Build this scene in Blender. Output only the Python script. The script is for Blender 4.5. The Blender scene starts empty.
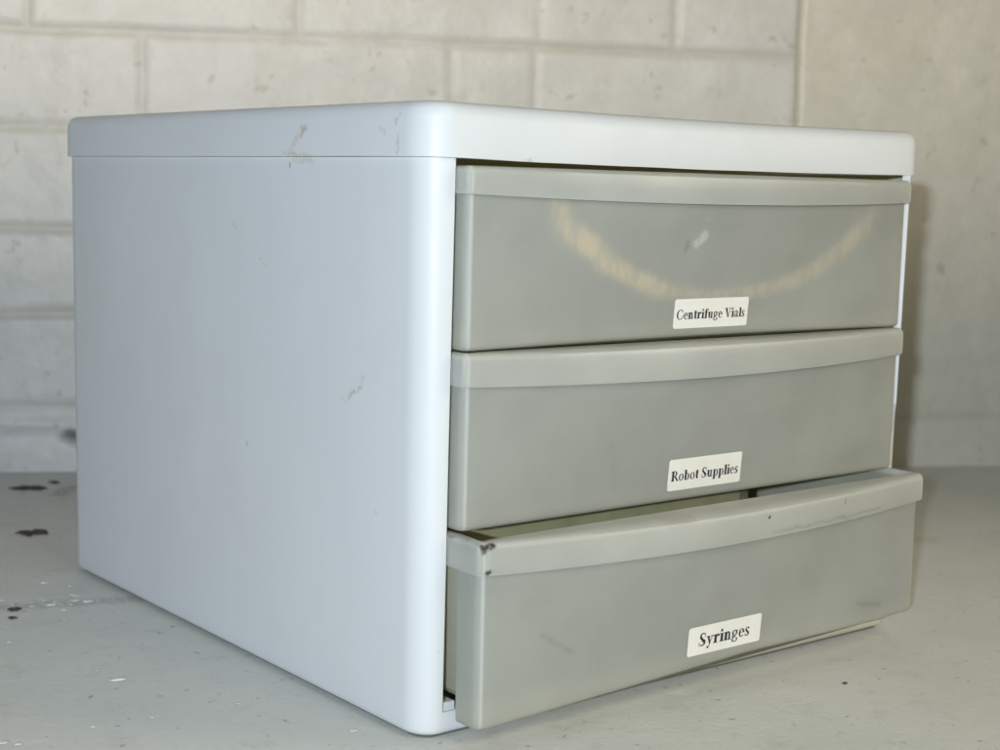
import bpy, math, random
from mathutils import Vector, Matrix, noise
random.seed(7)
S = bpy.context.scene
COL = S.collection

# ------------------------------------------------------------------ measures (metres)
W, D, H = .310, .353, .260          # cabinet width, depth, height
ZL = .2377                          # underside of the lid
CX, CY = W/2, D/2                   # centre of the base
WA = Vector((.07723, .66555, 0)); WD = Vector((.87208, -.48936, 0)); WN = Vector((-.48936, -.87208, 0))  # wall foot, run, face

# ------------------------------------------------------------------ helpers
def link(name, verts, faces, mats, parent=None, loc=(0, 0, 0), smooth=True, angle=35, midx=None):
    me = bpy.data.meshes.new(name)
    me.from_pydata([tuple(v) for v in verts], [], faces)
    me.validate(); me.update()
    for m in (mats if isinstance(mats, (list, tuple)) else [mats]): me.materials.append(m)
    if midx:
        for p, i in zip(me.polygons, midx): p.material_index = i
    o = bpy.data.objects.new(name, me); COL.objects.link(o)
    o.location = loc
    if parent: o.parent = parent
    if smooth:
        me.shade_smooth()
        try: me.set_sharp_from_angle(angle=math.radians(angle))
        except Exception: pass
    return o

def solid(o, t, offset=-1, bevel=0):
    m = o.modifiers.new('thick', 'SOLIDIFY'); m.thickness = t; m.offset = offset; m.use_even_offset = False
    if bevel:
        b = o.modifiers.new('soft', 'BEVEL'); b.width = bevel; b.segments = 2; b.limit_method = 'ANGLE'; b.angle_limit = math.radians(50)
        b.harden_normals = False
    es = o.modifiers.new('crease', 'EDGE_SPLIT'); es.split_angle = math.radians(42)

def box(x0, x1, y0, y1, z0, z1):
    v = [(x0,y0,z0),(x1,y0,z0),(x1,y1,z0),(x0,y1,z0),(x0,y0,z1),(x1,y0,z1),(x1,y1,z1),(x0,y1,z1)]
    f = [(0,3,2,1),(4,5,6,7),(0,1,5,4),(1,2,6,5),(2,3,7,6),(3,0,4,7)]
    return v, f

# ------------------------------------------------------------------ materials
class NT:
    def __init__(s, name):
        s.m = bpy.data.materials.new(name); s.m.use_nodes = True
        s.t = s.m.node_tree; s.t.nodes.clear()
        s.out = s.n('ShaderNodeOutputMaterial')
    def n(s, t, **k):
        x = s.t.nodes.new(t)
        for a, b in k.items(): setattr(x, a, b)
        return x
    def l(s, a, b): s.t.links.new(a, b)
    def put(s, sock, v):
        if hasattr(v, 'links') or isinstance(v, bpy.types.NodeSocket): s.l(v, sock)
        else: sock.default_value = v
    def math(s, op, a, b=0., c=0., clamp=False):
        x = s.n('ShaderNodeMath', operation=op, use_clamp=clamp)
        s.put(x.inputs[0], a); s.put(x.inputs[1], b); s.put(x.inputs[2], c)
        return x.outputs[0]
    def vmath(s, op, a, b=(0,0,0)):
        x = s.n('ShaderNodeVectorMath', operation=op); s.put(x.inputs[0], a); s.put(x.inputs[1], b)
        return x.outputs['Value'] if op in ('DOT_PRODUCT', 'LENGTH', 'DISTANCE') else x.outputs[0]
    def noise(s, vec, scale, detail=3, rough=.55, out='Fac', scl=None):
        x = s.n('ShaderNodeTexNoise'); x.inputs['Scale'].default_value = scale; x.inputs['Detail'].default_value = detail
        x.inputs['Roughness'].default_value = rough
        if scl:
            mp = s.n('ShaderNodeMapping'); mp.inputs['Scale'].default_value = scl; s.l(vec, mp.inputs[0]); vec = mp.outputs[0]
        s.l(vec, x.inputs['Vector']); return x.outputs[out]
    def ramp(s, v, lo, hi, a=0., b=1.):
        x = s.n('ShaderNodeMapRange', interpolation_type='SMOOTHSTEP')
        s.put(x.inputs[0], v); x.inputs[1].default_value = lo; x.inputs[2].default_value = hi
        x.inputs[3].default_value = a; x.inputs[4].default_value = b
        return x.outputs[0]
    def mix(s, f, a, b):
        x = s.n('ShaderNodeMix', data_type='RGBA'); s.put(x.inputs[0], f)
        s.put(x.inputs[6], a if isinstance(a, bpy.types.NodeSocket) else (*a, 1)); s.put(x.inputs[7], b if isinstance(b, bpy.types.NodeSocket) else (*b, 1))
        return x.outputs[2]
    def seg(s, vec, p, q, w, soft):       # mask of a stroke from p to q
        p = Vector(p); q = Vector(q); d = q - p; L = max(d.length_squared, 1e-9)
        a = s.vmath('SUBTRACT', vec, tuple(p))
        t = s.math('DIVIDE', s.vmath('DOT_PRODUCT', a, tuple(d)), L, clamp=True)
        sc = s.n('ShaderNodeVectorMath', operation='SCALE'); sc.inputs[0].default_value = tuple(d); s.l(t, sc.inputs['Scale'])
        dist = s.vmath('DISTANCE', a, sc.outputs[0])
        return s.ramp(dist, w, w + soft, 1, 0)
    def bump(s, h, strength, dist, prev=None):
        b = s.n('ShaderNodeBump'); b.inputs['Strength'].default_value = strength; b.inputs['Distance'].default_value = dist
        s.put(b.inputs['Height'], h)
        if prev: s.l(prev, b.inputs['Normal'])
        return b.outputs[0]
    def bsdf(s, col, rough=.5, normal=None, spec=.5, **k):
        b = s.n('ShaderNodeBsdfPrincipled'); s.put(b.inputs['Base Color'], col if isinstance(col, bpy.types.NodeSocket) else (*col, 1))
        s.put(b.inputs['Roughness'], rough); b.inputs['Specular IOR Level'].default_value = spec
        for a, v in k.items(): s.put(b.inputs[a.replace('_', ' ')], v)
        if normal: s.l(normal, b.inputs['Normal'])
        return b.outputs[0]
    def done(s, sh): s.l(sh, s.out.inputs[0]); return s.m
    def pos(s): return s.n('ShaderNodeNewGeometry').outputs['Position']
    def obj(s): return s.n('ShaderNodeTexCoord').outputs['Object']

def wobble(nt, vec, scale, amt):
    c = nt.noise(vec, scale, 3, .6, 'Color')
    c = nt.vmath('SUBTRACT', c, (.5, .5, .5))
    sc = nt.n('ShaderNodeVectorMath', operation='SCALE'); nt.l(c, sc.inputs[0]); sc.inputs['Scale'].default_value = amt
    return nt.vmath('ADD', vec, sc.outputs[0])

# brownish smears, scratches and a cream front band on the shell: (p, q, halfwidth, softness, strength, colour)
SHELL = (.835, .86, .895)
def shell_mat(name, marks, col=SHELL):
    nt = NT(name); P = nt.obj()
    g = nt.noise(P, 9, 4); c = nt.mix(nt.ramp(g, .35, .7), tuple(x*.965 for x in col), col)
    vs = nt.noise(P, 34, 3, .6, scl=(3, 3, .08)); c = nt.mix(nt.math('MULTIPLY', nt.ramp(vs, .3, .7), .035), c, (.62, .66, .70))
    dg = nt.noise(P, 5, 5, .7); c = nt.mix(nt.math('MULTIPLY', nt.ramp(dg, .5, .8), .16), c, (.60, .57, .48))
    sp = nt.noise(P, 230, 3, .7); c = nt.mix(nt.math('MULTIPLY', nt.ramp(sp, .71, .78), .35), c, (.45, .42, .38))
    Pw = wobble(nt, P, 170, .006); br = nt.noise(P, 420, 2)
    for p, q, w, sf, st, mc in marks:
        m = nt.math('MULTIPLY', nt.seg(Pw, p, q, w, sf), nt.math('MULTIPLY', nt.ramp(br, .33, .66) if st < 1.3 else 1., min(st*.72, 1.)))
        c = nt.mix(m, c, mc)
    n = nt.bump(nt.noise(P, 700, 2), .05, .0004)
    n = nt.bump(nt.noise(P, 14, 2), .12, .004, n)
    r = nt.ramp(nt.noise(P, 40, 4), .3, .7, .36, .46)
    a = nt.bsdf(c, r, n, .42)
    tr = nt.n('ShaderNodeBsdfTranslucent'); tr.inputs[0].default_value = (.92, .85, .46, 1)
    mx = nt.n('ShaderNodeMixShader'); mx.inputs[0].default_value = .20
    nt.l(a, mx.inputs[1]); nt.l(tr.outputs[0], mx.inputs[2])
    return nt.done(mx.outputs[0])
TAN = (.52, .33, .15); GRY = (.35, .36, .37); DRK = (.08, .08, .07)
def sp(y, z): return (-.0021 if z > ZL+.0001 else 0, y, z)
body_mat = shell_mat('white_plastic_body', [
    (sp(.062,.1345), sp(.048,.1415), .0003, .0018, .8, TAN), (sp(.048,.1415), sp(.045,.1465), .0003, .002, .4, TAN),
    (sp(.1441,.1015), sp(.1441,.1025), .0006, .0018, .8, TAN), (sp(.105,.2345), sp(.105,.2349), .0006, .0008, 1., (.2,.16,.08)),
    (sp(.131,.1915), sp(.125,.187), .0002, .0009, .6, GRY), (sp(.160,.211), sp(.154,.204), .0002, .0009, .5, GRY),
    (sp(.101,.2368), sp(.085,.2355), .0003, .0022, .5, TAN), (sp(.022,.03), sp(.0205,.17), .0001, .0006, .12, GRY),
    (sp(.27,.20), sp(.262,.187), .0001, .0006, .5, GRY), (sp(.235,.06), sp(.20,.066), .0001, .0006, .4, GRY), (sp(.17,.045), sp(.168,.025), .0001, .0005, .5, GRY), (sp(.075,.19), sp(.060,.193), .0001, .0005, .4, GRY), (sp(.035,.10), sp(.033,.08), .0001, .0006, .5, GRY), (sp(.115,.14), sp(.10,.128), .0001, .0006, .35, GRY),
    (sp(.2,.12), sp(.21,.115), .0002, .001, .35, GRY), (sp(.09,.055), sp(.07,.052), .0002, .001, .3, GRY),
    ((.05,0,.004), (W-.002,0,.004), .006, .003, 1.4, (.70, .65, .52))])  # cream band along the foot of the front
lid_mat = shell_mat('white_plastic_lid', [
    (sp(.0885,.2495), sp(.0915,.2495), .0008, .002, .9, TAN), (sp(.093,.2475), sp(.1025,.2395), .0004, .002, .55, TAN),
    (sp(.108,.239), sp(.084,.2385), .0003, .0012, .7, TAN), (sp(.0225,.2505), sp(.0175,.2535), .0003, .0016, .7, (.3,.28,.2)),
    (sp(.0195,.2395), sp(.0185,.246), .0002, .0012, .7, (.3,.28,.2)), (sp(.031,.2485), sp(.027,.247), .0003, .0018, .5, TAN),
    ((.022,-.002,.2595), (.029,-.002,.2599), .0004, .0006, 1., DRK), ((.045,-.002,.2384), (.052,-.002,.2382), .0002, .0012, .7, (.4,.42,.2)),
    (sp(.35,.250), sp(.335,.247), .0002, .001, .3, GRY)])

def frost_mat(name, col=(.53, .54, .51), marks=(), extra=None, rough=.40, trans=.42, edges=False):
    nt = NT(name); P = nt.obj()
    g = nt.noise(P, 22, 4, .6); c = nt.mix(nt.ramp(g, .3, .72), tuple(x*.93 for x in col), tuple(x*1.05 for x in col))
    g2 = nt.noise(P, 8, 3, .6, scl=(1, 1, 2.2)); c = nt.mix(nt.math('MULTIPLY', nt.ramp(g2, .42, .72), .22), c, (.32, .33, .29))
    fine = nt.noise(P, 900, 2, .7); c = nt.mix(nt.math('MULTIPLY', nt.ramp(fine, .3, .7), .10), c, tuple(x*1.35 for x in col))
    if edges:          # paler corners from thicker plastic, paler foot; on lips a painted highlight line
        se = nt.n('ShaderNodeSeparateXYZ'); nt.l(P, se.inputs[0])
        ax_ = nt.math('ABSOLUTE', nt.math('SUBTRACT', nt.math('ABSOLUTE', se.outputs[0]), edges))
        m = nt.math('MULTIPLY', nt.ramp(ax_, .0002, .0010, 1, 0), .7); c = nt.mix(m, c, (.86, .88, .84))
        m = nt.math('MULTIPLY', nt.ramp(se.outputs[2], .001, .012, 1, 0), .30); c = nt.mix(m, c, (.70, .69, .58))
    rm = nt.n('ShaderNodeAttribute', attribute_name='rim'); c = nt.mix(rm.outputs['Fac'], c, (.84, .85, .80))
    Pw = nt.vmath('MULTIPLY', wobble(nt, P, 130, .005), (1, 0, 1)); br = nt.noise(P, 330, 3, .7)
    for p, q, w, sf, st, mc in marks:
        m = nt.math('MULTIPLY', nt.seg(Pw, (p[0], 0, p[2]), (q[0], 0, q[2]), w, sf), nt.math('MULTIPLY', nt.ramp(br, .3, .55, .35, 1), st))
        c = nt.mix(m, c, mc)
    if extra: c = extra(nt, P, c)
    n = nt.bump(nt.noise(P, 1100, 2), .10, .0003)
    n = nt.bump(nt.noise(P, 30, 3), .10, .003, n)
    r = nt.ramp(nt.noise(P, 60, 4), .3, .7, rough-.05, rough+.08)
    a = nt.bsdf(c, r, n, .5)
    tr = nt.n('ShaderNodeBsdfTranslucent'); nt.l(nt.mix(.5, c, (.90, .88, .66)), tr.inputs[0])
    mx = nt.n('ShaderNodeMixShader'); mx.inputs[0].default_value = trans
    nt.l(a, mx.inputs[1]); nt.l(tr.outputs[0], mx.inputs[2])
    rf = nt.n('ShaderNodeBsdfRefraction'); rf.inputs['Roughness'].default_value = .45; rf.inputs['IOR'].default_value = 1.15; rf.inputs['Color'].default_value = (.93, .93, .86, 1)
    m2 = nt.n('ShaderNodeMixShader'); m2.inputs[0].default_value = .13; nt.l(mx.outputs[0], m2.inputs[1]); nt.l(rf.outputs[0], m2.inputs[2])
    return nt.done(m2.outputs[0])
LT = (.62, .62, .58)
def arc(nt, P, c):        # tan arc across the top drawer's front (drawer coordinates)
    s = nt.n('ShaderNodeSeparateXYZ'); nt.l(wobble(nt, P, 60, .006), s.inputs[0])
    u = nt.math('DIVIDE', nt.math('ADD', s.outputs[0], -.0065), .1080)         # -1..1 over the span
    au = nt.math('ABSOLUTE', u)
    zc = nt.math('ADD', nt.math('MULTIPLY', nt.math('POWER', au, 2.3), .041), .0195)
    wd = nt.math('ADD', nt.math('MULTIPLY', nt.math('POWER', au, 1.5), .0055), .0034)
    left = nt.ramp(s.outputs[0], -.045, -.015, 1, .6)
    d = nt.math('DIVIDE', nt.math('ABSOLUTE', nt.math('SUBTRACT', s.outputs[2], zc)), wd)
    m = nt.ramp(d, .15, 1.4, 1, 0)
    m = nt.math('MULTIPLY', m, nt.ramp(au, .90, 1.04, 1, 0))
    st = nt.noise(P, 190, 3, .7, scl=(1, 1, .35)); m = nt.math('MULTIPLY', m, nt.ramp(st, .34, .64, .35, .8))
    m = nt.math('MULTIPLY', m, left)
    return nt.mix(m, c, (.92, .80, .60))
fm = 0
front_mats = [
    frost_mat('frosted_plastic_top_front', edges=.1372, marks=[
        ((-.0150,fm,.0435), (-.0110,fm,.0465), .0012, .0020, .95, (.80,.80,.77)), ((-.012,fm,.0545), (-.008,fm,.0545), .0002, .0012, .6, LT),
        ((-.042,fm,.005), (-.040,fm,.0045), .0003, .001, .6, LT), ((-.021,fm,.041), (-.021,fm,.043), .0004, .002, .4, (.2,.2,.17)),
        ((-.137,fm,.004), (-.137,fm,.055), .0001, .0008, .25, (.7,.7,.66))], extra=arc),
    frost_mat('frosted_plastic_middle_front', edges=.1372, marks=[
        ((-.137,fm,.004), (-.137,fm,.055), .0001, .0008, .2, (.7,.7,.66)), ((-.06,fm,.03), (-.055,fm,.01),   .0003, .003, .12, (.22,.23,.2)),
        ((.02,fm,.04), (.06,fm,.042), .0002, .002, .25, LT)]),
    frost_mat('frosted_plastic_bottom_front', edges=.1372, marks=[
        ((-.137,fm,.004), (-.137,fm,.055), .0001, .0008, .2, (.7,.7,.66)), ((-.108,fm,.03), (-.09,fm,.02), .0002, .0015, .3, (.25,.26,.24)),
        ((.095,fm,.012), (.112,fm,.009), .0002, .002, .3, (.25,.26,.24)), ((-.03,fm,.001), (.03,fm,.001), .0002, .0016, .4, (.5,.46,.36))])]
lip_mat = frost_mat('frosted_plastic_lip', (.66, .67, .645), edges=.1386, rough=.33)
lip3_mat = frost_mat('frosted_plastic_lip_worn', (.66, .665, .635), edges=.1386, rough=.38, marks=[
    ((-.1385,-.0064,.0705), (-.1345,-.0070,.0718), .0005, .0012, 1., (.03,.025,.02)), ((-.1388,-.0055,.0690), (-.1390,-.0055,.0718), .0004, .0010, .9, (.05,.04,.03)),
    ((-.1375,-.0064,.0603), (-.1362,-.0064,.0612), .0004, .0010, 1., (.04,.03,.02)),
    ((-.137,-.007,.062), (-.137,-.007,.070), .0002, .0012, .5, (.8,.8,.76)),
    ((-.045,-.009,.0715), (-.03,-.010,.0715), .0004, .003, .25, (.45,.37,.22)), ((.017,-.0150,.067), (.0176,-.0150,.067), .0005, .0006, 1., (.05,.05,.04)),
    ((.072,-.010,.066), (.072,-.010,.068), .0002, .0006, .8, (.15,.16,.13)), ((.02,-.012,.0595), (.1,-.01,.0605), .0002, .0008, .4, (.30,.31,.22))])
tub_mat = frost_mat('frosted_plastic_tub', (.56, .56, .46), rough=.5, trans=.45)

def wall_mat():
    nt = NT('painted_block'); P = nt.pos()
    g = nt.noise(P, 16, 5, .65)
    s = nt.n('ShaderNodeSeparateXYZ'); nt.l(nt.obj(), s.inputs[0])
    sm = nt.ramp(s.outputs[0], .625, .631)           # plain block to the right of the upright joint
    base = nt.mix(sm, (.58, .57, .535), (.575, .55, .465))
    c = nt.mix(nt.ramp(g, .38, .66), nt.mix(.10, base, (.3, .28, .22)), base)
    b = nt.noise(P, 42, 4, .6); c = nt.mix(nt.math('MULTIPLY', nt.ramp(b, .60, .74), .40), c, (.38, .38, .31))
    mt = nt.noise(P, 70, 4, .7); c = nt.mix(nt.ramp(mt, .35, .68), nt.mix(.04, c, (.36, .34, .28)), nt.mix(.08, c, (.85, .84, .82)))
    pk = nt.noise(P, 75, 2, .5); c = nt.mix(nt.math('MULTIPLY', nt.ramp(pk, .66, .73), .40), c, (.30, .29, .22))
    at = nt.n('ShaderNodeAttribute', attribute_name='joint')
    c = nt.mix(nt.math('MULTIPLY', at.outputs['Fac'], .50), c, (.37, .35, .27))
    ch = nt.n('ShaderNodeAttribute', attribute_name='chip')
    c = nt.mix(ch.outputs['Fac'], c, (.14, .17, .15))
    n = nt.bump(nt.noise(P, 130, 4, .6), .30, .0018)
    n = nt.bump(nt.noise(P, 38, 3, .5), .35, .0035, n)
    return nt.done(nt.bsdf(c, .45, n, .4))

def bench_mat():
    nt = NT('grey_painted_bench'); P = nt.pos()
    g = nt.noise(P, 7, 5, .6); c = nt.mix(nt.ramp(g, .32, .7), (.67, .68, .64), (.735, .74, .70))
    g3 = nt.noise(P, 45, 5, .7); c = nt.mix(nt.math('MULTIPLY', nt.ramp(g3, .52, .75), .22), c, (.30, .295, .27))
    d = nt.noise(P, 150, 3, .6); c = nt.mix(nt.math('MULTIPLY', nt.ramp(d, .64, .72), .5), c, (.17, .165, .14))
    sc = nt.noise(P, 26, 4, .75, scl=(1, 7, 1)); c = nt.mix(nt.math('MULTIPLY', nt.ramp(sc, .69, .78), .35), c, (.62, .62, .6))
    sc = nt.noise(P, 22, 4, .75, scl=(6, 1.2, 1)); c = nt.mix(nt.math('MULTIPLY', nt.ramp(sc, .71, .79), .3), c, (.6, .6, .57))
    Pw = wobble(nt, P, 120, .012); br = nt.noise(P, 300, 2)
    for p, q, w, sf, st, mc in [
        ((.075,-.075,0), (.135,-.045,0), .0002, .0014, .75, (.72,.72,.70)), ((.085,-.088,0), (.12,-.07,0), .0002, .0012, .6, (.72,.72,.70)),
        ((.160,-.025,0), (.185,-.02,0), .0003, .0018, .8, (.74,.74,.72)), ((.195,-.018,0), (.235,-.012,0), .0002, .0016, .7, (.7,.7,.68)),
        ((.135,-.012,0), (.141,-.014,0), .0012, .0025, .75, (.78,.78,.76)), ((.15,-.04,0), (.156,-.042,0), .0005, .002, .6, (.72,.72,.7)),
        ((.02,-.13,0), (.05,-.15,0), .0002, .001, .6, (.8,.8,.78)), ((.16,-.11,0), (.165,-.12,0), .0003, .0012, .6, (.8,.8,.78)), ((-.09,.30,0), (.0,.27,0), .0008, .006, .45, (.33,.31,.26)), ((.36,.0,0), (.345,-.012,0), .0004, .002, .8, (.72,.72,.7)), ((.335,-.04,0), (.35,-.052,0), .0003, .0018, .5, (.66,.66,.63)),
        ((-.115,.175,0), (-.100,.17,0), .0002, .0018, .8, (.75,.75,.76)), ((-.135,.10,0), (-.12,.09,0), .0004, .0016, .8, (.78,.78,.8)),
        ((.43,.17,0), (.50,.12,0), .001, .008, .35, (.42,.38,.16)), ((.52,.22,0), (.56,.19,0), .001, .008, .25, (.42,.38,.16)),
        ((.095,.575,0), (.08,.555,0), .001, .006, .5, (.2,.18,.11))]:
        c = nt.mix(nt.math('MULTIPLY', nt.seg(Pw, p, q, w*2+.0004, sf*1.5), nt.math('MULTIPLY', nt.ramp(br, .36, .5), st)), c, mc)
    n = nt.bump(nt.noise(P, 260, 3, .6), .25, .0008)
    n = nt.bump(nt.noise(P, 60, 3, .6), .22, .0014, n)
    r = nt.ramp(nt.noise(P, 30, 4), .3, .7, .42, .55)
    return nt.done(nt.bsdf(c, r, n, .4))

def plain(name, col, rough=.6, var=.12, sc=300):
    nt = NT(name); P = nt.obj(); g = nt.noise(P, sc, 3)
    c = nt.mix(nt.ramp(g, .3, .7), tuple(x*(1-var) for x in col), col)
    return nt.done(nt.bsdf(c, rough, None, .4))
paper = plain('label_paper', (.80, .78, .72), .6, .05, 90)
ink = plain('black_ink', (.025, .025, .03), .6, .3, 900)
dark_chip = plain('dark_crumb', (.10, .07, .06), .7, .5, 200)
dark_strip_mat = plain('dark_strip_grey', (.13, .13, .105), .7, .3, 200)  # dark tone for contact shade under the base and the drawer strip
khaki = plain('khaki_fill', (.26, .25, .145), .7, .15, 60)
pale_grit = plain('pale_grit', (.74, .73, .69), .5, .2, 300)

# ------------------------------------------------------------------ bench top
def structure(o): o['kind'] = 'structure'; return o
v, f = box(-2.5, 3.0, -2.0, 1.9, -.03, 0)
structure(link('bench_top', v, f, bench_mat(), smooth=False))

# ------------------------------------------------------------------ painted masonry wall (its own frame: x along the wall, y out of it, z up)
def wall():
    zc = [.0, .0488, .1222, .1871, .2631, .3370, .411, .485, .559, .633, .707, .781]      # bed joints
    vj = {5: [-.38,-.17,.025,.2253,.4141,.524], 4: [-.30,-.10,.1089,.3437,.4115], 3: [-.40,-.2,.31,.50], 2: [-.33,-.12,.2,.40], 1: [-.27,-.05,.3,.5],
          6: [-.3,-.09,.1089,.31,.50], 7: [-.38,-.17,.03,.2253,.42], 8: [-.3,-.09,.11,.31,.5], 9: [-.38,-.17,.03,.22,.42], 10: [-.3,-.09,.11,.31,.5], 0: [-.2,.2]}
    x0, x1, z1, st = -.55, 1.35, .80, .003
    nx, nz = int((x1-x0)/st), int(z1/st)
    verts, joint, chip = [], [], []
    for k in range(nz+1):
        z = k*st
        row = max(i for i in range(len(zc)) if zc[i] <= z + 1e-9)
        for i in range(nx+1):
            x = x0 + i*st
            p = Vector((x*9, 3.1, z*9)); wz = z + .0022*noise.noise(p*1.3) ; wx = x + .0022*noise.noise(p*1.3+Vector((7,0,0)))
            j = 0.
            if x < .6285:
                d = min(abs(wz-c) for c in zc[1:])*.85
                fade = .55 + .9*noise.noise(Vector((x*5, 1.7, round(z*13)*1.3)))
                j = max(j, max(0, 1-(d/.0042)**2)*max(.25, min(1, fade+.25)))
                for c in vj.get(row, []):
                    dd = abs(wx-c); j = max(j, max(0, 1-(dd/.0040)**2)*max(.15, min(.75, .45+noise.noise(Vector((c*9, row, 0)))*.8)))
            else:
                d = abs(wz-.0412); j = max(j, max(0, 1-(d/.004)**2)*.6)
            dd = abs(x-.6285)*1.3; 
            if z > .041: j = max(j, max(0, 1-(dd/.0035)**2)*1.3)
            y = .0018*noise.noise(p*2.2) + .0005*noise.noise(p*6) - .0030*j
            # rounded paint build-up along the foot of the wall, broken away beside the cabinet
            foot = max(0, 1-(z/.034)**2)**.5 if z < .034 else 0
            y += .007*foot*(1 if x < .6 else .35)
            c = 0.
            e = ((x-.075)/.030)**2 + ((z-(.0285-.25*max(0, x-.05)))/.0065)**2 + .5*noise.noise(p*14)
            e2 = ((x-.068)/.007)**2*.8 + ((z-.020)/.012)**2 if x > .055 else 9
            e = min(e, e2 + .4*noise.noise(p*14))
            if e < 1: c = min(1, (1-e)*2.2)
            y -= .009*c
            verts.append((x, y, z)); joint.append(j); chip.append(c*.9)
    faces = []
    for k in range(nz):
        for i in range(nx):
            a = k*(nx+1)+i; faces.append((a+1, a, a+nx+1, a+nx+2))
    # back and rim so the wall has thickness
    b = len(verts); t = -.12
    verts += [(x0, t, 0), (x1, t, 0), (x1, t, nz*st), (x0, t, nz*st)]
    o = nx; p2 = nz*(nx+1)+nx; q = nz*(nx+1); faces += [(b, b+1, b+2, b+3), [b] + list(range(0, nx+1)) + [b+1], [b+2] + list(range(p2, q-1, -1)) + [b+3],
              [b+3] + [k*(nx+1) for k in range(nz, -1, -1)] + [b], [b+1] + [k*(nx+1)+nx for k in range(nz+1)] + [b+2]]
    o = link('block_wall', verts, faces, wall_mat(), angle=80)
    for nm, dat in (('joint', joint), ('chip', chip)):
        a = o.data.attributes.new(nm, 'FLOAT', 'POINT'); a.data.foreach_set('value', dat + [0]*4)
    # local y points out of the wall towards the cabinet; mirror-free frame: x' = WD, y' = -? keep right-handed
    M = Matrix(((WD.x, WN.x, 0, WA.x), (WD.y, WN.y, 0, WA.y), (0, 0, 1, 0), (0, 0, 0, 1)))
    o.data.transform(M) if False else None
    if M.to_3x3().determinant() < 0:              # left-handed: bake it and flip
        for vv in o.data.vertices: vv.co = Vector((vv.co.x, -vv.co.y, vv.co.z))
        o.data.flip_normals()
        M = Matrix(((WD.x, -WN.x, 0, WA.x), (WD.y, -WN.y, 0, WA.y), (0, 0, 1, 0), (0, 0, 0, 1)))
    o.matrix_world = M
    o['label'] = 'white painted block wall with shallow mortar joints behind the cabinet'
    o['category'] = 'wall'
wall()

# ------------------------------------------------------------------ the cabinet
cab = bpy.data.objects.new('drawer_cabinet', None); COL.objects.link(cab); cab.location = (CX, CY, 0)
cab['label'] = 'white plastic tabletop cabinet with three frosted drawers, the lowest pulled slightly open'
cab['category'] = 'drawer cabinet'
OFF = (-CX, -CY, 0)

def outline(ins=0., rx=.012, ry=.0145, n=9, y0=0., y1=D, x0=0., x1=W, frontx=None, frac=None):
    """closed plan, counter-clockwise from the front-left end of the front run"""
    pts = []
    rx = max(rx-ins, .0015); ry = max(ry-ins, .0015)
    X0, X1, Y0, Y1 = x0+ins, x1-ins, y0+ins, y1-ins
    fx = [X0+rx+(X1-X0-2*rx)*t for t in frac] if frac else [x for x in (frontx or []) if X0+rx < x < X1-rx]
    pts += [(x, Y0) for x in fx]
    def q(cx, cy, a0): return [(cx+rx*math.cos(a0+math.pi/2*i/n), cy+ry*math.sin(a0+math.pi/2*i/n)) for i in range(n+1)]
    pts += q(X1-rx, Y0+ry, -math.pi/2)
    pts += [(X1, Y0+ry+(Y1-Y0-2*ry)*k/8) for k in range(1, 8)]
    pts += q(X1-rx, Y1-ry, 0)
    pts += [(X1-rx-(X1-X0-2*rx)*k/8, Y1) for k in range(1, 8)]
    pts += q(X0+rx, Y1-ry, math.pi/2)
    pts += [(X0, Y1-ry-(Y1-Y0-2*ry)*k/8) for k in range(1, 8)]
    pts += q(X0+rx, Y0+ry, math.pi)
    return pts

def stack(rings, close_bottom=True, close_top=False, skip=None):
    n = len(rings[0]); v = [p for r in rings for p in r]; f = []
    for k in range(len(rings)-1):
        for i in range(n):
            j = (i+1) % n
            if skip and skip(k, i): continue
            f.append((k*n+i, k*n+j, (k+1)*n+j, (k+1)*n+i))
    if close_bottom: f.append(tuple(range(n-1, -1, -1)))
    if close_top: f.append(tuple(range((len(rings)-1)*n, len(rings)*n)))
    return v, f

# shell: rings of one plan, front face left out over the drawer opening
FX = [.0128 + (W-.0256)*k/16 for k in range(17)]
zs = [0, .0006, .0016, .0030, .0060, .0098, .03, .07, .12, .17, .21, ZL]
rings = []
for z in zs:
    tp = .0015*(1-z/ZL)
    ins = tp + (0 if z > .0030 else (.0030*(1-math.sqrt(max(0, 1-((.0030-z)/.0030)**2)))))
    ring = []
    for (x, y) in outline(ins, frontx=FX):
        if y < .001 and .0125 < x < .0131: x = .0110 + .0018*z/ZL + tp     # opening edge leans a little
        if y < .001 and W-.0131 < x < W-.0125: x = W-(.0108+.0006*z/ZL) - tp
        ring.append((x, y, z + .0015*(1-z/ZL)))
    rings.append(ring)
nring = len(rings[0]); nf = 17
def skip(k, i): return k >= 5 and i < 16
v, f = stack(rings, skip=skip)
body = link('cabinet_body', v, f, body_mat, cab, OFF, angle=50)
solid(body, .0026)

v, f = stack([[(x, y, z) for (x, y) in outline(.0052)] for z in (.0002, .0022)], close_top=True)
link('contact_shade_pad', v, f, dark_strip_mat, cab, OFF, smooth=False)  # added dark plate drawing the contact shadow under the base

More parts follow.
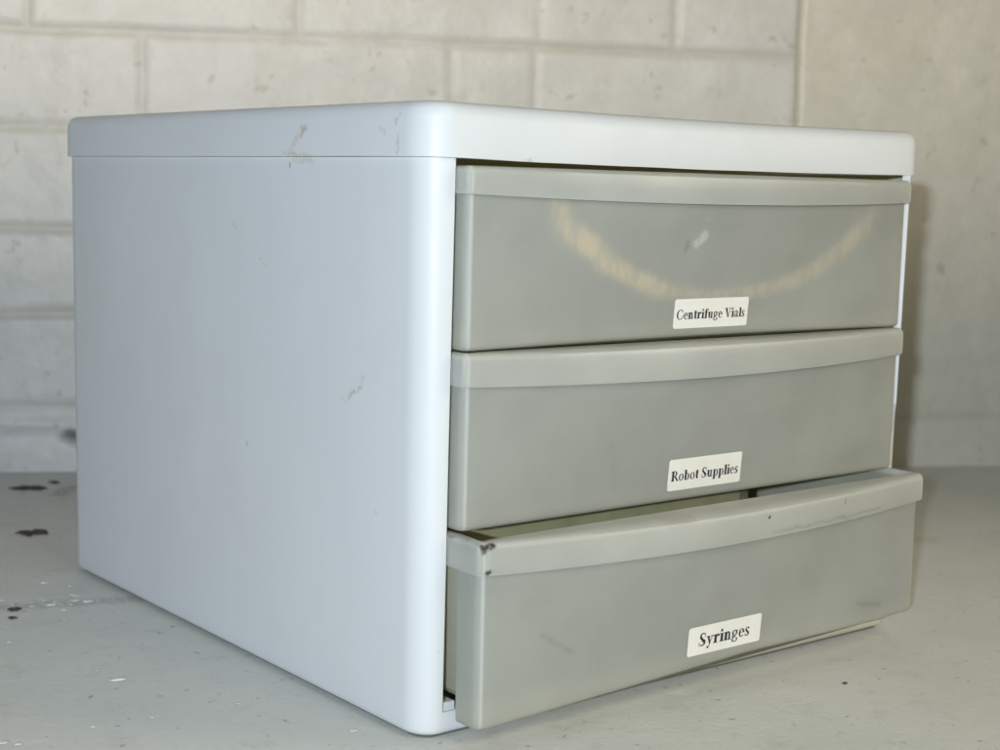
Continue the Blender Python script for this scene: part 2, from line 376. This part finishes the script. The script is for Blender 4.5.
# lid: skirt, rounded shoulder, nearly flat top with a slight sag along the front
e = .0021
prof = [(.0, ZL+.0002), (.0, ZL+.004), (.0, H-.0065), (.0006, H-.0035), (.0021, H-.0013), (.0042, H-.0003), (.0065, H), (.03, H+.0005)]
rings = []
FR = [k/26 for k in range(1, 26)]
for ins, z in prof:
    ring = []
    for (x, y) in outline(ins, rx=.0135, ry=.0165, x0=-e, x1=W+e, y0=-e, y1=D+e, frac=FR):
        sag = -.0012*math.exp(-((y+e)/.05)**2)*max(0, 1-((x-CX)/(W/2))**2)
        ring.append((x, y, z + sag + (.0002*noise.noise(Vector((x*30, y*30, 0))) if ins < .001 else 0)))
    rings.append(ring)
v, f = stack(rings, close_bottom=False, close_top=True)
lid = link('lid', v, f, lid_mat, cab, OFF, angle=60)
solid(lid, .0024)

# runners inside the shell, one pair per drawer
for z0 in (.0105, .083, .156):
    for s in (0, 1):
        xa, xb = (.0116, .0177) if s == 0 else (W-.0177, W-.0116)
        fy = .003 if z0 < .02 else .014
        v, f = box(xa, xb+.0028 if s == 0 else xb, fy, .33, z0-.0002, z0+.0042)
        v2, f2 = box(xa, xb-.0020 if s == 0 else xb, fy+.003, .33, z0+.0047, z0+.0115)
        r = link('runner', v+v2, f+[tuple(i+8 for i in q) for q in f2], body_mat, cab, OFF, smooth=False)
        b = r.modifiers.new('soft', 'BEVEL'); b.width = .0006; b.segments = 2

# ------------------------------------------------------------------ drawers (own frame: x from the middle, y back from the shell's front plane, z up from the drawer's bottom)
HW = .1394                    # half width of the front panel
HD = .0725                    # drawer height
def bow(x): return max(0., 1-(x/.1385)**2)
def panel_y(x, z):            # face of the front panel
    t = max(0, min(1, z/.060))
    return -.0045 - .0082*bow(x)*t**1.6

def front_panel(k, parent, sag):
    r = .0035; N = 44
    plan = [(-HW, .0145), (-HW, .009), (-HW, r*1.0)]
    plan += [(-HW+r-r*math.cos(a), r-r*math.sin(a)) for a in [math.pi/2*i/5 for i in range(1, 6)]]
    plan += [(-HW+r+(2*HW-2*r)*i/N, 0) for i in range(1, N)]
    plan += [(HW-r+r*math.sin(a), r-r*math.cos(a)) for a in [math.pi/2*i/5 for i in range(0, 5)]]
    plan += [(HW, r), (HW, .009), (HW, .0145)]
    zz = [0, .0003, .0010, .0022, .005, .010, .016, .022, .028, .034, .040, .046, .052, .058, .064]
    v, f = [], []
    for z in zz:
        ins = .0022*(1-math.sqrt(max(0, 1-((.0022-z)/.0022)**2))) if z < .0022 else 0
        for (x, y) in plan:
            if k == 2: zb = (-.0056*max(0, min(1, (-x+.02)/.15)) + (.0012 if x > .12 else 0))
            elif k == 0: zb = .0010*bow(x)
            else: zb = 0
            zt = z + zb*max(0, 1-z/.03)
            xx = x*(1-ins/HW)
            yy = y + panel_y(x, z) + ins
            v.append((xx, yy, zt))
    n = len(plan)
    for a in range(len(zz)-1):
        for i in range(n-1): f.append((a*n+i, a*n+i+1, (a+1)*n+i+1, (a+1)*n+i))
    f.append(tuple(range(n-1, -1, -1)))
    o = link('front_panel', v, f, front_mats[k], parent, angle=40)
    solid(o, .0018)
    return o

def lip(k, parent):
    r = .0022; N = 44; hw = .1406
    zt = HD if k else HD+.0009; sk = .0125 if k else .0101
    # plan with outward normal weights
    plan = [(-hw, .30, -1, 0), (-hw, .15, -1, 0), (-hw, .05, -1, 0), (-hw, .02, -1, 0), (-hw, r, -1, 0)]
    for i in range(1, 6):
        a = math.pi/2*i/5; plan.append((-hw+r-r*math.cos(a), r-r*math.sin(a), -math.cos(a), -math.sin(a)))
    plan += [(-hw+r+(2*hw-2*r)*i/N, 0, 0, -1) for i in range(1, N)]
    for i in range(0, 6):
        a = math.pi/2*i/5; plan.append((hw-r+r*math.sin(a), r-r*math.cos(a), math.sin(a), -math.cos(a)))
    plan += [(hw, .02, 1, 0), (hw, .05, 1, 0), (hw, .15, 1, 0), (hw, .30, 1, 0)]
    # profile: (inset from the outer face, z, bow factor)
    prof = [(.0046, zt-.0024, 0), (.0044, zt-.0005, 0), (.0039, zt, 0), (.0027, zt-.0001, .45), (.0014, zt-.0003, .85), (.0004, zt-.0012, 1), (.0, zt-.0026, 1), (.0, zt-sk+.0006, 1), (.0003, zt-sk, 1), (.0034, zt-sk+.0003, .97)]
    v, f = [], []
    for ins, z, bf in prof:
        for (x, y, nx, ny) in plan:
            b = bow(x) if y < .001 else 0
            Y = y - .0062 - .0090*b*bf - ny*ins
            if z < zt - sk*.9 and k != 2: pass
            low = max(0, min(1, (zt-z)/sk)); dip = -b*bf*(.0024*low + (.0014 if k == 2 else .0003)*(1-low))
            X = x - nx*ins
            jag = 0
            v.append((X, Y, z + dip + jag))
    n = len(plan)
    for a in range(len(prof)-1):
        for i in range(n-1): f.append((a*n+i, (a+1)*n+i, (a+1)*n+i+1, a*n+i+1))
    o = link('lip', v, f, lip3_mat if k == 2 else lip_mat, parent, angle=60)
    solid(o, .0012, offset=0)
    ra = o.data.attributes.new('rim', 'FLOAT', 'POINT'); rv = []
    for q in [0, .2, .45, .25, .3, .7, .12, .12, .8, 0]: rv += [q]*n
    ra.data.foreach_set('value', rv)
    if k == 2: o['label'] = 'scuffed lip with a chipped dark corner'
    return o

def tub(k, parent_loc, rot):
    hw, y0, y1 = .1391, .001, .300
    z0, z1 = .0032, HD-.002
    def ring(ins, z, dr): return [(-hw+ins+dr, y0, z), (hw-ins-dr, y0, z), (hw-ins-dr, y1-ins-dr, z), (-hw+ins+dr, y1-ins-dr, z)]
    R = [ring(0, z1, 0), ring(.001, z0+.003, .0015), ring(.001, z0, .004)]
    v = [p for r_ in R for p in r_]; f = []
    for a in range(2):
        for i in (1, 2, 3):
            j = (i+1) % 4; f.append((a*4+i, a*4+j, (a+1)*4+j, (a+1)*4+i))
    f.append((8, 9, 10, 11))
    # stiffening rib standing on the floor of the drawer
    o = link('drawer', v, f, tub_mat, cab, (0, 0, 0), smooth=False)
    solid(o, .0016, offset=1)
    o.location = parent_loc; o.rotation_euler = rot
    return o

# ---- serif lettering built from strokes; every glyph is a list of convex pieces in em units
SW, TN, SF = .175, .068, .05
def rc(x0, y0, x1, y1): return [[(x0,y0),(x1,y0),(x1,y1),(x0,y1)]]
def ln(x0, y0, x1, y1, w0, w1=None):   # slanted stroke with horizontal width w
    w1 = w1 or w0; return [[(x0-w0/2,y0),(x0+w0/2,y0),(x1+w1/2,y1),(x1-w1/2,y1)]]
def ring_(cx, cy, rx, ry, a0=0, a1=360, tx=SW, ty=TN, n=20):
    out = []; P = []
    for i in range(n+1):
        a = math.radians(a0+(a1-a0)*i/n)
        P.append(((cx+rx*math.cos(a), cy+ry*math.sin(a)), (cx+(rx-tx)*math.cos(a), cy+(ry-ty)*math.sin(a))))
    for i in range(n): out.append([P[i][0], P[i+1][0], P[i+1][1], P[i][1]])
    return out
def sf(x, y, l=.06, r=.06, up=False): return rc(x-l, y-(SF if up else 0), x+SW+r, y+(0 if up else SF))
XH, CH = .46, .68
def G(c):
    if c == 'C': return ring_(.36,.33,.33,.36,50,310,.14,.04)+rc(.56,.44,.60,.68)+ring_(.40,.33,.27,.35,-60,-10,.05,.04,6), .70
    if c == 'V': return ln(.14,CH,.37,0,.17,.05)+ln(.36,0,.57,CH,.06,.045)+ln(.33,0,.12,CH,.05,.16)+rc(.0,CH-SF,.30,CH)+rc(.46,CH-SF,.70,CH), .68
    if c == 'R': return rc(.09,0,.09+SW+.01,CH)+rc(.02,0,.30,SF)+rc(.02,CH-SF,.40,CH)+ring_(.34,.50,.22,.18,-90,90,.14,.04)+rc(.2,.32,.36,.36)+ln(.36,.34,.62,0,.15)+rc(.56,0,.72,SF), .70
    if c == 'S': return ring_(.27,.50,.20,.195,40,270,.12,.05)+ring_(.27,.175,.22,.19,-140,90,.13,.05)+rc(.42,.46,.455,.68)+rc(.04,-.01,.075,.22)+ln(.38,.17,.14,.49,.16), .53
    if c == 'e': return ring_(.23,.225,.20,.24,0,320,.12,.035)+rc(.14,.24,.43,.275), .45
    if c == 'n': return rc(.07,0,.07+SW,XH)+rc(.01,XH-SF,.12,XH)+rc(.01,0,.27,SF)+ring_(.30,.28,.165,.195,0,150,.125,.06)+rc(.34,0,.465,.30)+rc(.29,0,.53,SF), .56
    if c == 't': return rc(.09,.05,.09+SW,.56)+rc(.01,XH-.035,.32,XH)+ring_(.22,.11,.12,.12,180,320,.10,.05)+ln(.13,.46,.18,.60,.12,.06), .34
    if c == 'r': return rc(.07,0,.07+SW,XH)+rc(.01,XH-SF,.12,XH)+rc(.01,0,.28,SF)+ring_(.31,.30,.14,.175,50,150,.09,.06)+ring_(.36,.39,.065,.065,0,360,.064,.064), .44
    if c == 'i': return rc(.07,0,.07+SW,XH)+rc(.01,XH-SF,.12,XH)+rc(.01,0,.27,SF)+ring_(.135,.61,.078,.078,0,360,.077,.077), .29
    if c == 'f': return rc(.09,0,.09+SW,.55)+rc(.02,0,.30,SF)+rc(.01,XH-.035,.32,XH)+ring_(.25,.53,.16,.16,60,180,.125,.045)+ring_(.34,.61,.06,.06,0,360,.059,.059), .36
    if c == 'u': return rc(.07,.14,.07+SW,XH)+rc(.01,XH-SF,.12,XH)+ring_(.24,.16,.17,.17,180,330,.125,.055)+rc(.34,0,.465,XH)+rc(.28,XH-SF,.40,XH)+rc(.42,0,.53,SF), .56
    if c == 'g': return ring_(.23,.31,.19,.16,0,360,.11,.04)+rc(.34,.40,.48,.445)+ring_(.10,.13,.07,.06,80,270,.05,.04,8)+rc(.10,.07,.30,.135)+ring_(.24,-.06,.21,.13,60,-250,.09,.045), .50
    if c == 'a': return rc(.27,.06,.27+.125,.34)+ring_(.24,.33,.155,.145,0,150,.12,.04)+ring_(.17,.12,.14,.13,60,330,.11,.05)+ring_(.10,.35,.055,.055,0,360,.054,.054)+rc(.39,0,.47,.05)+rc(.30,.0,.42,.07), .49
    if c == 'l': return rc(.07,0,.07+SW,CH)+rc(.01,CH-SF,.12,CH)+rc(.01,0,.27,SF), .285
    if c == 's': return ring_(.19,.345,.145,.13,30,270,.09,.05)+ring_(.18,.12,.155,.135,-150,90,.10,.05)+ln(.27,.12,.10,.34,.13)+rc(.29,.32,.32,.47)+rc(.03,-.005,.06,.15), .38
    if c == 'o': return ring_(.25,.225,.22,.24,0,360,.12,.035), .50
    if c == 'b': return rc(.07,.0,.07+SW,CH)+rc(.01,CH-SF,.12,CH)+ring_(.28,.225,.22,.24,-150,150,.12,.04), .54
    if c == 'p': return rc(.07,-.20,.07+SW,XH)+rc(.01,XH-SF,.12,XH)+rc(.01,-.20,.28,-.165)+ring_(.28,.225,.22,.24,-150,150,.12,.04), .54
    if c == 'y': return ln(.14,XH,.27,.02,.15,.09)+ln(.19,-.14,.42,XH,.05,.04)+rc(.02,XH-SF,.26,XH)+rc(.33,XH-SF,.50,XH)+ring_(.13,-.14,.07,.06,0,360,.069,.059), .50
    return [], .24
def sticker(k, parent, x0, x1, z0, z1, text, tx0, tx1, cap, base):
    V, F, M = [], [], []
    def add(poly, off, m):
        # centre-fan so text follows the curved face
        b = len(V)
        for (x, z) in poly: V.append((x, panel_y(x, z)-off, z))
        F.append(tuple(range(b, b+len(poly)))); M.append(m)
    # paper: rounded corners, gridded, with thickness edge
    r = .0011; nz = 5
    xs = [x0, x0+r*.08, x0+r*.3, x0+r*.6, x0+r] + [x0+r+(x1-x0-2*r)*i/12 for i in range(1, 12)] + [x1-r, x1-r*.6, x1-r*.3, x1-r*.08, x1]
    nx = len(xs)-1; b = len(V)
    for j in range(nz+1):
        for x in xs:
            dx = max(0, r-(x-x0), r-(x1-x)); cut = r-math.sqrt(max(0, r*r-dx*dx))
            z = (z0+cut) + (z1-z0-2*cut)*j/nz
            V.append((x, panel_y(x, z)-.00022, z))
    for j in range(nz):
        for i in range(nx):
            a = b+j*(nx+1)+i; F.append((a, a+1, a+nx+2, a+nx+1)); M.append(0)
    edge = [b+i for i in range(nx+1)] + [b+j*(nx+1)+nx for j in range(1, nz+1)] + [b+nz*(nx+1)+i for i in range(nx-1, -1, -1)] + [b+j*(nx+1) for j in range(nz-1, 0, -1)]
    c0 = len(V)
    for i in edge: x, y, z = V[i]; V.append((x, y+.0003, z))
    for q in range(len(edge)):
        q2 = (q+1) % len(edge); F.append((edge[q2], edge[q], c0+q, c0+q2)); M.append(0)
    # text
    total = sum(G(c)[1] for c in text)
    sx = (tx1-tx0)/total; sz = cap/CH; x = tx0
    for c in text:
        g, w = G(c)
        for poly in g:
            P = [(x+px*sx, base+py*sz) for px, py in poly]
            ar = sum(P[i][0]*P[(i+1) % len(P)][1]-P[(i+1) % len(P)][0]*P[i][1] for i in range(len(P)))
            if ar < 0: P = P[::-1]
            add(P, .00034, 1)
        x += w*sx
    o = link('label_sticker', V, F, [paper, ink], parent, smooth=False, midx=M)
    return o

specs = [(.161, 0, 0, 0, 'Centrifuge Vials', (-.0236, .0240, .0050, .0183), (-.0222, .0222), .0043, .0092),
         (.0875, 0, 0, 0, 'Robot Supplies', (-.0234, .0240, .0050, .0195), (-.0218, .0222), .0047, .0094),
         (.0142, -.0155, -.8, -.35, 'Syringes', (-.0220, .0250, .0052, .0187), (-.0155, .0178), .0060, .0092)]
drawer_labels = ['frosted drawer with a tan arc, closed', 'frosted drawer, closed', 'frosted drawer pulled slightly open']
for k, (z0, pull, yaw, tilt, text, lb, tx, cap, base) in enumerate(specs):
    d = tub(k, (0, pull-CY, z0), (0, math.radians(-tilt) if False else math.radians(tilt), math.radians(-yaw) if False else math.radians(yaw*-1*-1)))
    d['label'] = drawer_labels[k]
    front_panel(k, d, 0)
    lip(k, d)
    if k == 2:        # added khaki panel giving the open drawer's inside its olive tone
        vv, ff = box(-.1365, .0665, .050, .052, .006, .064)
        dv = link('tone_panel', vv, ff, khaki, d, smooth=False)
        dv['label'] = 'khaki panel added for the olive tone inside the open drawer'
        vv, ff = box(.067, .0715, .049, .053, .006, .064)
        link('dark_end_strip', vv, ff, dark_strip_mat, d, smooth=False)  # added dark strip for the notch at the panel's end
    sticker(k, d, lb[0], lb[1], lb[2], lb[3], text, tx[0], tx[1], cap, base)

# ------------------------------------------------------------------ crumbs on the bench
def crumb(name, x, y, a, b, ang, h, mat, seed):
    rnd = random.Random(seed); n = 20; v = []; f = []
    ca, sa = math.cos(ang), math.sin(ang)
    rr = [1+rnd.uniform(-.5, .4) for _ in range(n)]
    for lv, (s_, z) in enumerate([(1, .0003), (.9, h*.6), (.5, h)]):
        for i in range(n):
            t = 2*math.pi*i/n; px, py = a*rr[i]*s_*math.cos(t), b*rr[i]*s_*math.sin(t)
            v.append((px*ca-py*sa, px*sa+py*ca, z*(1+rnd.uniform(-.2, .2)) if lv else z))
    for k in range(2):
        for i in range(n):
            j = (i+1) % n; f.append((k*n+i, k*n+j, (k+1)*n+j, (k+1)*n+i))
    f.append(tuple(range(2*n, 3*n))); f.append(tuple(range(n-1, -1, -1)))
    return link(name, v, f, mat, None, (x, y, 0), angle=60)
for i, (x, y, a, b, ang, h, lab) in enumerate([
    (.0700, .586, .0115, .0075, -.5, .0018, 'widest dark crumb on the bench near the wall left of the cabinet'),
    (.0930, .598, .0045, .0040, -.5, .0012, 'small dark crumb between the widest crumb and the cabinet'),
    (.0160, .447, .0085, .0090, -.5, .0015, 'long dark crumb lying nearer than the others, left of the cabinet'),
    (-.0590, .283, .0032, .0036, .3, .0010, 'black speck among pale grit at the left edge of the photo'),
    (-.0660, .268, .0022, .0026, .3, .0010, 'lower black speck at the left edge beside pale grit'),
    (.2108, -.0473, .0012, .0012, 0, .0008, 'tiny dark speck on the bench in front of the drawers at right')]):
    o = crumb('crumb', x, y, a, b, ang, h, dark_chip, i+3)
    o['label'] = lab; o['category'] = 'crumb'; o['group'] = 'dark crumbs on the bench'
V, F = [], []
rnd = random.Random(5)
spots = [(-.045+rnd.gauss(0, .030), .285+rnd.gauss(0, .018), rnd.uniform(.0008, .0028)) for _ in range(34)]
spots += [(-.064, .146, .0030), (-.062, .1455, .0022), (-.098, .095, .0012), (-.012, .03, .0018), (.10, -.085, .0009), (.137, -.013, .0022), (.39, .02, .001), (-.135, .098, .002), (-.131, .093, .0016)]
spots += [(rnd.uniform(-.25, .45), rnd.uniform(-.25, .5), rnd.uniform(.0003, .0009)) for _ in range(150)]
for x, y, s in spots:
    if -.012 < x < W+.012 and -.035 < y < D+.01: continue
    n = 7; b = len(V); a0 = rnd.uniform(0, 6)
    for lv, (k, z) in enumerate([(1, .0002), (.6, s*.22+.0003)]):
        for i in range(n):
            t = a0+6.283*i/n; r = s*k*rnd.uniform(.6, 1.1); V.append((x+r*math.cos(t)*1.5, y+r*math.sin(t), z))
    for i in range(n): j = (i+1) % n; F.append((b+i, b+j, b+n+j, b+n+i))
    F.append(tuple(range(b+n, b+2*n)))
g = link('grit', V, F, pale_grit, smooth=False)
g['kind'] = 'stuff'; g['label'] = 'pale flakes of paint grit scattered over the grey bench'; g['category'] = 'grit'

# ------------------------------------------------------------------ lights
def area(name, loc, target, sx, sy, energy, col, spread=math.pi):
    L = bpy.data.lights.new(name, 'AREA'); L.shape = 'RECTANGLE'; L.size = sx; L.size_y = sy; L.energy = energy; L.color = col
    try: L.spread = spread
    except Exception: pass
    o = bpy.data.objects.new(name, L); COL.objects.link(o); o.location = loc
    o.rotation_euler = (Vector(target)-Vector(loc)).to_track_quat('-Z', 'Y').to_euler()
    return o
area('camera_flash', (-.74, -.735, .314), (.15, .2, .12), .022, .014, 10.9, (.79, .89, 1.0))
area('front_fill', (.10, -.92, .88), (.14, -.1, .02), .6, .4, .76, (1.0, .95, .70), math.radians(85))  # added soft fill for cabinet front and bench, narrowed off the wall
area('side_fill', (.95, -.90, .50), (.22, 0, .12), .4, .4, .42, (1.0, .87, .64), math.radians(50))  # added fill brightening the right end of the drawers
L = bpy.data.lights.new('upper_wall_fill', 'SPOT'); L.energy = 55; L.color = (1.0, .88, .71); L.spot_size = math.radians(160); L.spot_blend = .055; L.shadow_soft_size = .12  # added upward spot that lights only the upper wall
o = bpy.data.objects.new('upper_wall_fill', L); COL.objects.link(o); o.location = (-.65, -.85, .85)
ax = Vector((.624, .781, 0)).normalized(); al = math.radians(58.5)
o.rotation_euler = (ax*math.cos(al)+Vector((0, 0, math.sin(al)))).to_track_quat('-Z', 'Y').to_euler()
w = bpy.data.worlds.new('World'); S.world = w; w.use_nodes = True
w.node_tree.nodes['Background'].inputs[0].default_value = (.80, .80, .70, 1); w.node_tree.nodes['Background'].inputs[1].default_value = .010

# ------------------------------------------------------------------ camera
cam = bpy.data.cameras.new('camera'); co = bpy.data.objects.new('camera', cam); COL.objects.link(co); S.camera = co
yaw, pitch, roll = .6736, .12123, .02458
fw = Vector((math.sin(yaw)*math.cos(pitch), math.cos(yaw)*math.cos(pitch), -math.sin(pitch)))
r = Vector((math.cos(yaw), -math.sin(yaw), 0)); u = r.cross(fw)
r2 = r*math.cos(roll)+u*math.sin(roll); u2 = -r*math.sin(roll)+u*math.cos(roll)
co.matrix_world = Matrix(((r2.x, u2.x, -fw.x, -.35462), (r2.y, u2.y, -fw.y, -.49149), (r2.z, u2.z, -fw.z, .22683), (0, 0, 0, 1)))
cam.sensor_width = 36; cam.lens = 36*1.54405; cam.clip_start = .01; cam.clip_end = 50
cam.dof.use_dof = True; cam.dof.focus_distance = .68; cam.dof.aperture_fstop = 14
S.view_settings.view_transform = 'Standard'; S.view_settings.look = 'None'; S.view_settings.exposure = .12; S.view_settings.gamma = 1
